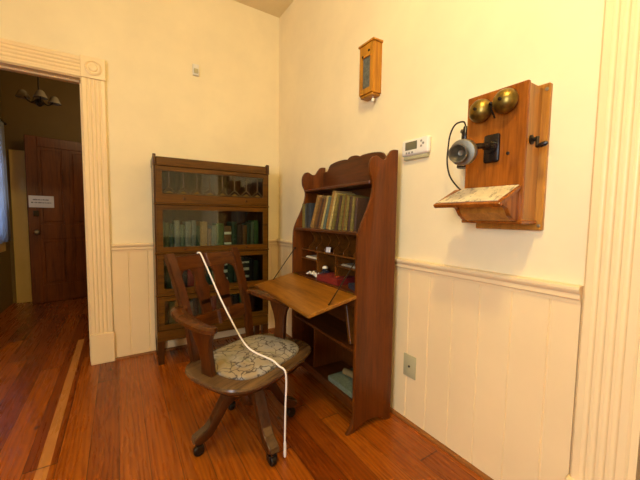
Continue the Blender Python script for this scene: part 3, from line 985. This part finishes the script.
# lowered lid
hz, hd, Ll, dr_ = .718, .252, .285, .062
ang = math.atan2(dr_, Ll)
lid = sd_box(.002, W - .002, 0, Ll, -.008, .010, .003)
bmesh.ops.transform(lid, matrix=Matrix.Translation((hd, 0, hz)) @ Matrix.Rotation(ang, 4, 'Y'), verts=lid.verts)
lo = obj('writing_lid', lid, M['lid'], sd)
for l_ in (.06, W - .06):
    bm = bm_new(); tube(bm, [(.252, -l_ - .025, .730), (.252, -l_ + .025, .730)], .005, 10)
    obj('hinge', bm, M['brass'], lo, True)
for l_ in (.010, W - .010):
    bm = bm_new()
    a_ = Vector((.245, -l_ + (.014 if l_ > .3 else -.014), .905)); b_ = Vector((.405, -l_ + (.014 if l_ > .3 else -.014), .696))
    tube(bm, [a_, b_], .0032, 8); lathe(bm, [(.007, -.006), (.007, .006)], a_, (0, 1, 0), 12); lathe(bm, [(.0045, -.004), (.0045, .004)], b_, (0, 1, 0), 12)
    obj('lid_stay', bm, M['iron'], sd, True)

# books on the top shelf of the desk: local x of a book runs left to right (l decreasing)
SBM = SM @ Matrix.Rotation(PI / 2, 4, 'Z')   # x' = local y (=-l), y' = -local x (towards the wall)
top = [('olive', .03, .165, 0), ('slate blue', .026, .165, 0), ('black', .024, .17, 0), ('dark blue', .026, .168, 0),
       ('tan', .034, .222, .42), ('brown', .026, .215, .41), ('dark brown', .026, .205, .40), ('brown', .022, .20, .39), ('cream', .018, .215, .38), ('grey green', .024, .205, .36), ('tan', .030, .236, .34),
       ('cream', .022, .222, .32), ('olive', .026, .21, .29), ('dark brown', .022, .20, .26), ('olive', .026, .205, .23), ('brown', .022, .2, .20), ('olive', .024, .195, .17), ('dark brown', .024, .19, .14), ('olive', .02, .185, .11), ('dark brown', .02, .18, .08)]
x = -(W - PT) + .012
zt = 1.0472
for i, (c, t, h, ln) in enumerate(top):
    dx = 0.0
    if ln:
        if top[i - 1][3] == 0:
            x += .008
        else:
            x += max(0, min(h, top[i - 1][2]) * (math.tan(top[i - 1][3]) - math.tan(ln)))
        zz = zt + t * math.sin(ln) + .0003
    else:
        zz = zt + .0002
    # leaning to the right at the top
    if x + t / math.cos(ln) + h * math.sin(ln) > -PT - .004:
        break
    desc = ('tan' if c == 'tan' else c)
    book(SBM, x, -.2 + rn.uniform(0, .01), zz, t, h, .135 + rn.uniform(0, .02), COLS[c],
         '%s book%s, %s from left, top shelf of secretary desk' % (desc, ' leaning right' if ln else '', ordinal(i)), 'books on the desk top shelf', ln)
    x += t / math.cos(ln) + .0012

# things inside the desk


def dpt(d, l, z):
    return SM @ Vector((d, -l, z))


rb_ = thing('book', 'red book lying flat on the secretary desk floor inside', 'book')
rb_.matrix_world = SM @ Matrix.Translation((.162, -.325, .7322)) @ Matrix.Rotation(.10, 4, 'Z')
bm = bm_new()
box(bm, -.075, .075, -.10, .10, 0, .004, .001); box(bm, -.075, .075, -.10, .10, .034, .038, .001); box(bm, .071, .0752, -.10, .10, .004, .034); box(bm, -.075, .071, .096, .10, .004, .034)
obj('cover', bm, bookmat((104, 20, 12)), rb_)
bm = bm_new(); box(bm, -.07, .07, -.0955, .095, .0042, .0338)
obj('page_block', bm, M['pages'], rb_)
db = thing('book', 'small dark blue book lying on its side at right inside the desk', 'book')
db.matrix_world = SM @ Matrix.Translation((.15, -.09, .7322)) @ Matrix.Rotation(-.2, 4, 'Z')
bm = bm_new(); box(bm, -.06, .06, -.05, .045, 0, .003); box(bm, -.06, .06, -.05, .045, .025, .028); box(bm, .057, .06, -.05, .045, .003, .025)
obj('cover', bm, bookmat((34, 36, 50)), db)
bm = bm_new(); box(bm, -.056, .056, -.046, .041, .0031, .0249)
obj('page_block', bm, M['pages'], db)
iw = thing('inkwell', 'dark glass inkwell on the desk floor left of the red book', 'inkwell')
iw.matrix_world = SM @ Matrix.Translation((.15, -.478, .7322))
bm = bm_new(); lathe(bm, [(0, 0), (.03, 0), (.034, .008), (.034, .036), (.024, .046), (.014, .05), (.014, .058), (0, .058)], n=24)
obj('bottle', bm, plain('ink_glass', (30, 34, 48), .1), iw, True)
bm = bm_new(); lathe(bm, [(0, .058), (.017, .058), (.018, .066), (.01, .074), (0, .075)], n=20)
obj('stopper', bm, M['white'], iw, True)
cl = thing('crumpled_tag', 'crumpled white paper tag lying at the left inside the desk', 'paper')
cl.matrix_world = SM @ Matrix.Translation((.205, -.535, .7324))
bm = bm_new(); rr = random.Random(5)
grid = {}
for i in range(7):
    for j in range(5):
        e_ = .028 * (1 - abs(i - 3) / 3.3) if 0 < i < 6 else 0
        grid[i, j] = bm.verts.new(((j - 2) * .013 + rr.uniform(-.003, .003), (i - 3) * .018 + rr.uniform(-.003, .003), .004 + abs(rr.gauss(0, .008)) + e_ * .6))
for i in range(6):
    for j in range(4):
        bm.faces.new((grid[i, j], grid[i, j + 1], grid[i + 1, j + 1], grid[i + 1, j]))
o = obj('sheet', bm, M['sheet'], cl)
md = o.modifiers.new('thick', 'SOLIDIFY'); md.thickness = .0012; md.offset = 1
wc = thing('white_card', 'small white card standing in a pigeonhole of the desk', 'card')
wc.matrix_world = SM @ Matrix.Translation((.176, -.405, .9035)) @ Matrix.Rotation(.3, 4, 'Z') @ Matrix.Rotation(-.2, 4, 'Y')
bm = bm_new(); box(bm, -.002, .002, -.018, .018, 0.0, .032, .0008)
obj('card_sheet', bm, M['sheet'], wc)
for l0, l1, nm, c in ((.55, .70, 'small folded papers on the left little shelf of the desk', M['paper']), (.06, .26, 'stack of folded papers on the right little shelf of the desk', M['grey'])):
    fp = thing('folded_papers', nm, 'papers')
    fp.matrix_world = SM @ Matrix.Translation((.105, -(l0 + l1) / 2, .8413))
    bm = bm_new(); box(bm, -.07, .07, -(l1 - l0) / 2, (l1 - l0) / 2, 0, .006, .001); box(bm, -.066, .068, -(l1 - l0) / 2 + .01, (l1 - l0) / 2 - .006, .006, .011, .001)
    obj('paper_stack', bm, c, fp)
# lower shelves
tb = thing('book', 'large pale teal book lying on the bottom board of the desk', 'book')
tb.matrix_world = SM @ Matrix.Translation((.145, -.155, .1582)) @ Matrix.Rotation(.04, 4, 'Z')
bm = bm_new(); box(bm, -.095, .095, -.12, .105, 0, .004, .001); box(bm, -.095, .095, -.12, .105, .026, .03, .001); box(bm, .091, .0955, -.12, .105, .004, .026)
obj('cover', bm, bookmat((98, 106, 84)), tb)
bm = bm_new(); box(bm, -.09, .09, -.115, .10, .0042, .0258)
obj('page_block', bm, M['pages'], tb)
rp = thing('rolled_paper', 'rolled yellowish paper lying on the pale teal book inside the desk', 'paper roll')
rp.matrix_world = SM @ Matrix.Translation((.13, -.15, .2075)) @ Matrix.Rotation(.25, 4, 'Z')
bm = bm_new(); lathe(bm, [(.012, -.09), (.019, -.09), (.019, .09), (.012, .09), (.010, .085), (.010, -.085)], (0, 0, 0), (0, 1, 0), 18)
obj('roll', bm, plain('brown_paper', (128, 102, 54), .7), rp, True)
lbk = thing('leaning_board', 'dark brown board leaning on the middle shelf under the writing lid', 'board')
lbk.matrix_world = SM @ Matrix.Translation((.2, -.10, .4303)) @ Matrix.Rotation(.22, 4, 'X')
bm = bm_new(); box(bm, -.12, .02, -.011, .011, .0025, .215, .003)
obj('board', bm, M['inside'], lbk)

# ------------------------------------------------------------------ swivel chair
CA = math.atan2(.441, .897)
CM = Matrix.Translation((-0.775, -1.385, 0)) @ Matrix.Rotation(CA, 4, 'Z')   # local x = right as seen from the front-left, local -y = forward
chv = thing('swivel_armchair', 'reddish oak swivel armchair with floral upholstered seat, turned to the secretary desk', 'chair')
chv.matrix_world = CM


def superell(a, bf, br, n=3.2, k=48):
    out = []
    for i in range(k):
        t = 2 * PI * i / k
        c_, s_ = math.cos(t), math.sin(t)
        b = br if s_ > 0 else bf
        nn_ = 3.6 if s_ > 0 else 3.4
        out.append((a * math.copysign(abs(c_) ** (2 / nn_), c_), b * math.copysign(abs(s_) ** (2 / nn_), s_)))
    return out


def layered(bm, layers):
    t = bmesh.new(); rings = [[t.verts.new((x, y, z)) for x, y in pts] for pts, z in layers]
    k = len(rings[0])
    for a, b in zip(rings, rings[1:]):
        for i in range(k):
            t.faces.new((a[i], a[(i + 1) % k], b[(i + 1) % k], b[i]))
    t.faces.new(rings[0][::-1]); t.faces.new(rings[-1])
    bmesh.ops.recalc_face_normals(t, faces=t.faces[:])
    merge(bm, t)


SZ = .425
bm = bm_new()
layered(bm, [(superell(.294, .212, .230), SZ - .0255), (superell(.302, .220, .236), SZ - .012), (superell(.299, .217, .233), SZ - .003), (superell(.288, .206, .222), SZ), (superell(.2, .15, .17), SZ)])
obj('seat_rim', bm, M['rim'], chv, True, 50)['label'] = 'worn seat rim with greyish daylight glare in its colour'
bm = bm_new()
layered(bm, [(superell(.235, .160, .19), SZ - .064), (superell(.268, .190, .213), SZ - .052), (superell(.288, .207, .226), SZ - .034), (superell(.293, .211, .229), SZ - .026)])
obj('seat_frame', bm, M['chair'], chv, True, 50)
bm = bm_new()
layered(bm, [(superell(.226, .172, .188), SZ - .004), (superell(.228, .174, .190), SZ + .008), (superell(.221, .167, .183), SZ + .018), (superell(.18, .135, .15), SZ + .026), (superell(.1, .08, .08), SZ + .030), (superell(.02, .02, .02), SZ + .031)])
obj('seat_cushion', bm, M['fabric'], chv, True, 180)
# backrest posts
for s in (-1, 1):
    bm = bm_new()
    c0 = [(s * .185, .205, SZ - .02), (s * .192, .235, .58), (s * .202, .29, .75), (s * .209, .345, .885), (s * .211, .369, .930)]
    t = bmesh.new(); rings = []
    for p, (hw, hd_) in zip(c0, ((.020, .016), (.022, .016), (.024, .015), (.024, .014), (.020, .012))):
        x_, y_, z_ = p
        rings.append([t.verts.new((x_ + a * hw, y_ + b * hd_, z_ + b * hd_ * -.25)) for a, b in ((-1, -1), (1, -1), (1, 1), (-1, 1))])
    for a, b in zip(rings, rings[1:]):
        for i in range(4):
            t.faces.new((a[i], a[(i + 1) % 4], b[(i + 1) % 4], b[i]))
    t.faces.new(rings[0][::-1]); t.faces.new(rings[-1]); bmesh.ops.recalc_face_normals(t, faces=t.faces[:])
    bmesh.ops.bevel(t, geom=[e for e in t.edges if abs(e.verts[0].co.z - e.verts[1].co.z) > .05], offset=.004, segments=2, affect='EDGES')
    merge(bm, t)
    obj('back_post', bm, M['chair'], chv, True)


def back_y(z):
    pts = [(.405, .205), (.58, .235), (.75, .29), (.885, .345), (.94, .374)]
    for (a, ya), (b, yb) in zip(pts, pts[1:]):
        if z <= b:
            return ya + (yb - ya) * (z - a) / (b - a)
    return pts[-1][1]


def bend(bm, bow=.022):
    """lay a flat plate (built in x,z at y=0) along the slope of the back, bowed backwards in the middle"""
    for v in bm.verts:
        v.co.y += back_y(v.co.z) + bow * (1 - (v.co.x / .2) ** 2)


# top rail
bm = bm_new()
N = 16
for i in range(N):
    x0, x1 = -.197 + .394 * i / N, -.197 + .394 * (i + 1) / N
    prism(bm, [(x0, .846), (x1, .846), (x1, .914), (x0, .914)], 'y', -.011, .011)
bmesh.ops.remove_doubles(bm, verts=bm.verts[:], dist=.0001)
bend(bm)
obj('top_rail', bm, M['chairh'], chv, True)
# lower rail with scalloped lower edge
bm = bm_new()
up_ = [(-.178 + .356 * i / 24, .618) for i in range(25)]
lo_ = [(-.178 + .356 * i / 24, .545 + .014 * abs(math.cos(i / 24 * PI * 3)) + (.012 if i in (0, 24) else 0)) for i in range(25)]
for i in range(24):
    prism(bm, [lo_[i], lo_[i + 1], up_[i + 1], up_[i]], 'y', -.01, .01)
bmesh.ops.remove_doubles(bm, verts=bm.verts[:], dist=.0001)
bend(bm)
obj('lower_rail', bm, M['chairh'], chv, True)
# splats: two broad keyhole-shaped ones
for cx_ in (-.066, .066):
    L = sm2([(.030, .612), (.030, .66), (.033, .70), (.042, .725), (.045, .745), (.038, .762), (.031, .785), (.030, .805), (.035, .825), (.048, .841), (.065, .849)], 3)
    bm = bm_new()
    pts = [(cx_ + a, z) for a, z in L] + [(cx_ - a, z) for a, z in reversed(L)]
    t = bmesh.new()
    for (a, z), (a2, z2) in zip(L, L[1:]):
        prism(t, [(cx_ - a, z), (cx_ + a, z), (cx_ + a2, z2), (cx_ - a2, z2)], 'y', -.007, .007)
    merge(bm, t)
    bmesh.ops.remove_doubles(bm, verts=bm.verts[:], dist=.0001)
    bend(bm)
    obj('back_splat', bm, M['chair'], chv, True)
# corner brackets filling the arches next to the posts
for s in (-1, 1):
    bm = bm_new()
    Q = sm2([(s * .186, .77), (s * .180, .805), (s * .164, .834), (s * .132, .849)], 4)
    for (a, z), (a2, z2) in zip(Q, Q[1:]):
        prism(bm, [(s * .19, z), (a, z), (a2, z2), (s * .19, z2)], 'y', -.007, .007)
    bmesh.ops.remove_doubles(bm, verts=bm.verts[:], dist=.0001)
    bend(bm)
    obj('arch_bracket', bm, M['chair'], chv)
# arms: bent rail from the post forward, and a curved support down to the seat
for s in (-1, 1):
    path = smooth_pts([(s * .200, .262, .672), (s * .232, .262, .672), (s * .252, .238, .668), (s * .264, .18, .656), (s * .271, .10, .645), (s * .271, .03, .637), (s * .254, -.020, .631)], 5)
    t = bmesh.new(); rings = []
    for i, p in enumerate(path):
        d = (path[min(i + 1, len(path) - 1)] - path[max(i - 1, 0)]).normalized()
        side = d.cross(Vector((0, 0, 1))).normalized()
        f_ = i / (len(path) - 1)
        hw = .022 + .010 * math.sin(PI * min(1, f_ * 1.0)) + .004 * f_
        hh = .014
        if i == len(path) - 1:
            hw *= .6; hh *= .6
        rings.append([t.verts.new(p + side * a * hw + Vector((0, 0, b * hh))) for a, b in ((-1, -.6), (-.7, -1), (.7, -1), (1, -.6), (1, .6), (.7, 1), (-.7, 1), (-1, .6))])
    for a, b in zip(rings, rings[1:]):
        for i in range(8):
            t.faces.new((a[i], a[(i + 1) % 8], b[(i + 1) % 8], b[i]))
    t.faces.new(rings[0][::-1]); t.faces.new(rings[-1]); bmesh.ops.recalc_face_normals(t, faces=t.faces[:])
    bm = bm_new(); merge(bm, t)
    obj('arm', bm, M['chairh'], chv, True, 50)
    bm = bm_new()
    sup = sm2([(.120, .634), (.105, .60), (.085, .56), (.070, .51), (.068, .46), (.078, SZ - .030)], 4) + sm2([(.005, SZ - .030), (.002, .46), (.006, .52), (.002, .58), (-.020, .628)], 4)
    prism(bm, sup, 'x', s * .268 - .013, s * .268 + .013, .003)
    for v in bm.verts:                       # lean inwards towards the seat
        v.co.x -= s * (.632 - v.co.z) * .10
    obj('arm_support', bm, M['chair'], chv, True, 40)
# iron under the seat, column and the four-legged base (turned a little against the seat)
bm = bm_new()
box(bm, -.13, .13, -.02, .02, SZ - .070, SZ - .056, .003); box(bm, -.02, .02, -.12, .15, SZ - .070, SZ - .056, .003)
lathe(bm, [(.045, 0), (.045, .02), (.022, .03), (.022, .12), (0, .12)], (0.0, 0.03, SZ - .066), (0, 0, -1), 20)
obj('swivel_iron', bm, M['iron'], chv, True)
bl = CM.inverted() @ Vector((-.79, -1.35, 0))
bm = bm_new()
lathe(bm, [(.0, .17), (.03, .17), (.044, .19), (.05, .22), (.05, .27), (.042, .30), (.03, .32), (0, .322)], (bl.x, bl.y, 0), (0, 0, 1), 24)
obj('hub', bm, M['chair'], chv, True)
for k in range(4):
    a = math.radians(184 + 90 * k) - CA
    LM = Matrix.Translation((bl.x, bl.y, 0)) @ Matrix.Rotation(a, 4, 'Z')
    bm = bm_new()
    P_ = sm2([(.03, .330), (.08, .322), (.13, .262), (.18, .178), (.215, .126), (.25, .106), (.272, .090), (.274, .074), (.255, .064), (.225, .070), (.19, .092), (.15, .15), (.11, .205), (.07, .225), (.03, .225)], 3)
    prism(bm, P_, 'y', -.026, .026, .005)
    bmesh.ops.transform(bm, matrix=LM, verts=bm.verts)
    lg = obj('leg', bm, M['chair'], chv, True, 40)
    bm = bm_new()
    T_o = [(.195, .152), (.222, .122), (.25, .109), (.276, .096), (.281, .075), (.276, .0735), (.272, .090), (.25, .104), (.216, .1175), (.190, .15)]
    prism(bm, T_o, 'y', -.020, .020)
    bmesh.ops.transform(bm, matrix=LM, verts=bm.verts)
    obj('toe_plate', bm, M['rim'], lg)
    bm = bm_new()
    lathe(bm, [(.012, 0), (.012, .02), (.018, .022), (.018, .03)], (.248, 0, .037), (0, 0, 1), 16)
    for q in (-1, 1):
        box(bm, .232, .264, q * .017 - .003, q * .017 + .003, .018, .052, .002)
    box(bm, .232, .264, -.019, .019, .046, .052, .002)
    bmesh.ops.transform(bm, matrix=LM, verts=bm.verts)
    cs = obj('caster', bm, M['iron'], lg, True)
    bm = bm_new(); lathe(bm, [(.006, -.0125), (.021, -.0125), (.0242, -.009), (.0242, .009), (.021, .0125), (.006, .0125)], (.252, 0, .0245), (0, 1, 0), 24)
    bmesh.ops.transform(bm, matrix=LM, verts=bm.verts)
    obj('caster_wheel', bm, M['iron'], cs, True)

# white cord draped over the chair, from the top rail down over the seat front
cd = thing('barrier_rope', 'thin white rope draped over the swivel chair from top rail across seat to the floor', 'rope')
cd.matrix_world = CM
rail = Vector((-.024, back_y(.914) + .02, .9185))
pts = [rail + Vector((0, .016, -.05)), rail + Vector((0, .013, -.005)), rail + Vector((0, 0, 0.001)), rail + Vector((.001, -.018, -.012)),
       Vector((-.026, .285, .80)), Vector((-.028, .215, .70)), Vector((-.030, .135, .60)), Vector((-.032, .06, .515)), Vector((-.033, .01, .478)), Vector((-.033, -.04, .463)),
       Vector((-.033, -.10, .457)), Vector((-.033, -.15, .450)), Vector((-.033, -.185, .434)), Vector((-.033, -.208, .428)), Vector((-.033, -.222, .412)), Vector((-.033, -.226, .36)), Vector((-.033, -.222, .25)), Vector((-.033, -.220, .12)), Vector((-.033, -.220, .085))]
bm = bm_new(); tube(bm, smooth_pts(pts, 6), .0043, 8)
obj('rope', bm, M['cord'], cd, True)
bm = bm_new(); tube(bm, [(-.033, -.22, .085), (-.033, -.22, .075), (-.032, -.22, .02), (-.032, -.22, .008)], [.0045, .0065, .0065, .005], 8)
obj('rope_end', bm, M['cord'], cd, True)
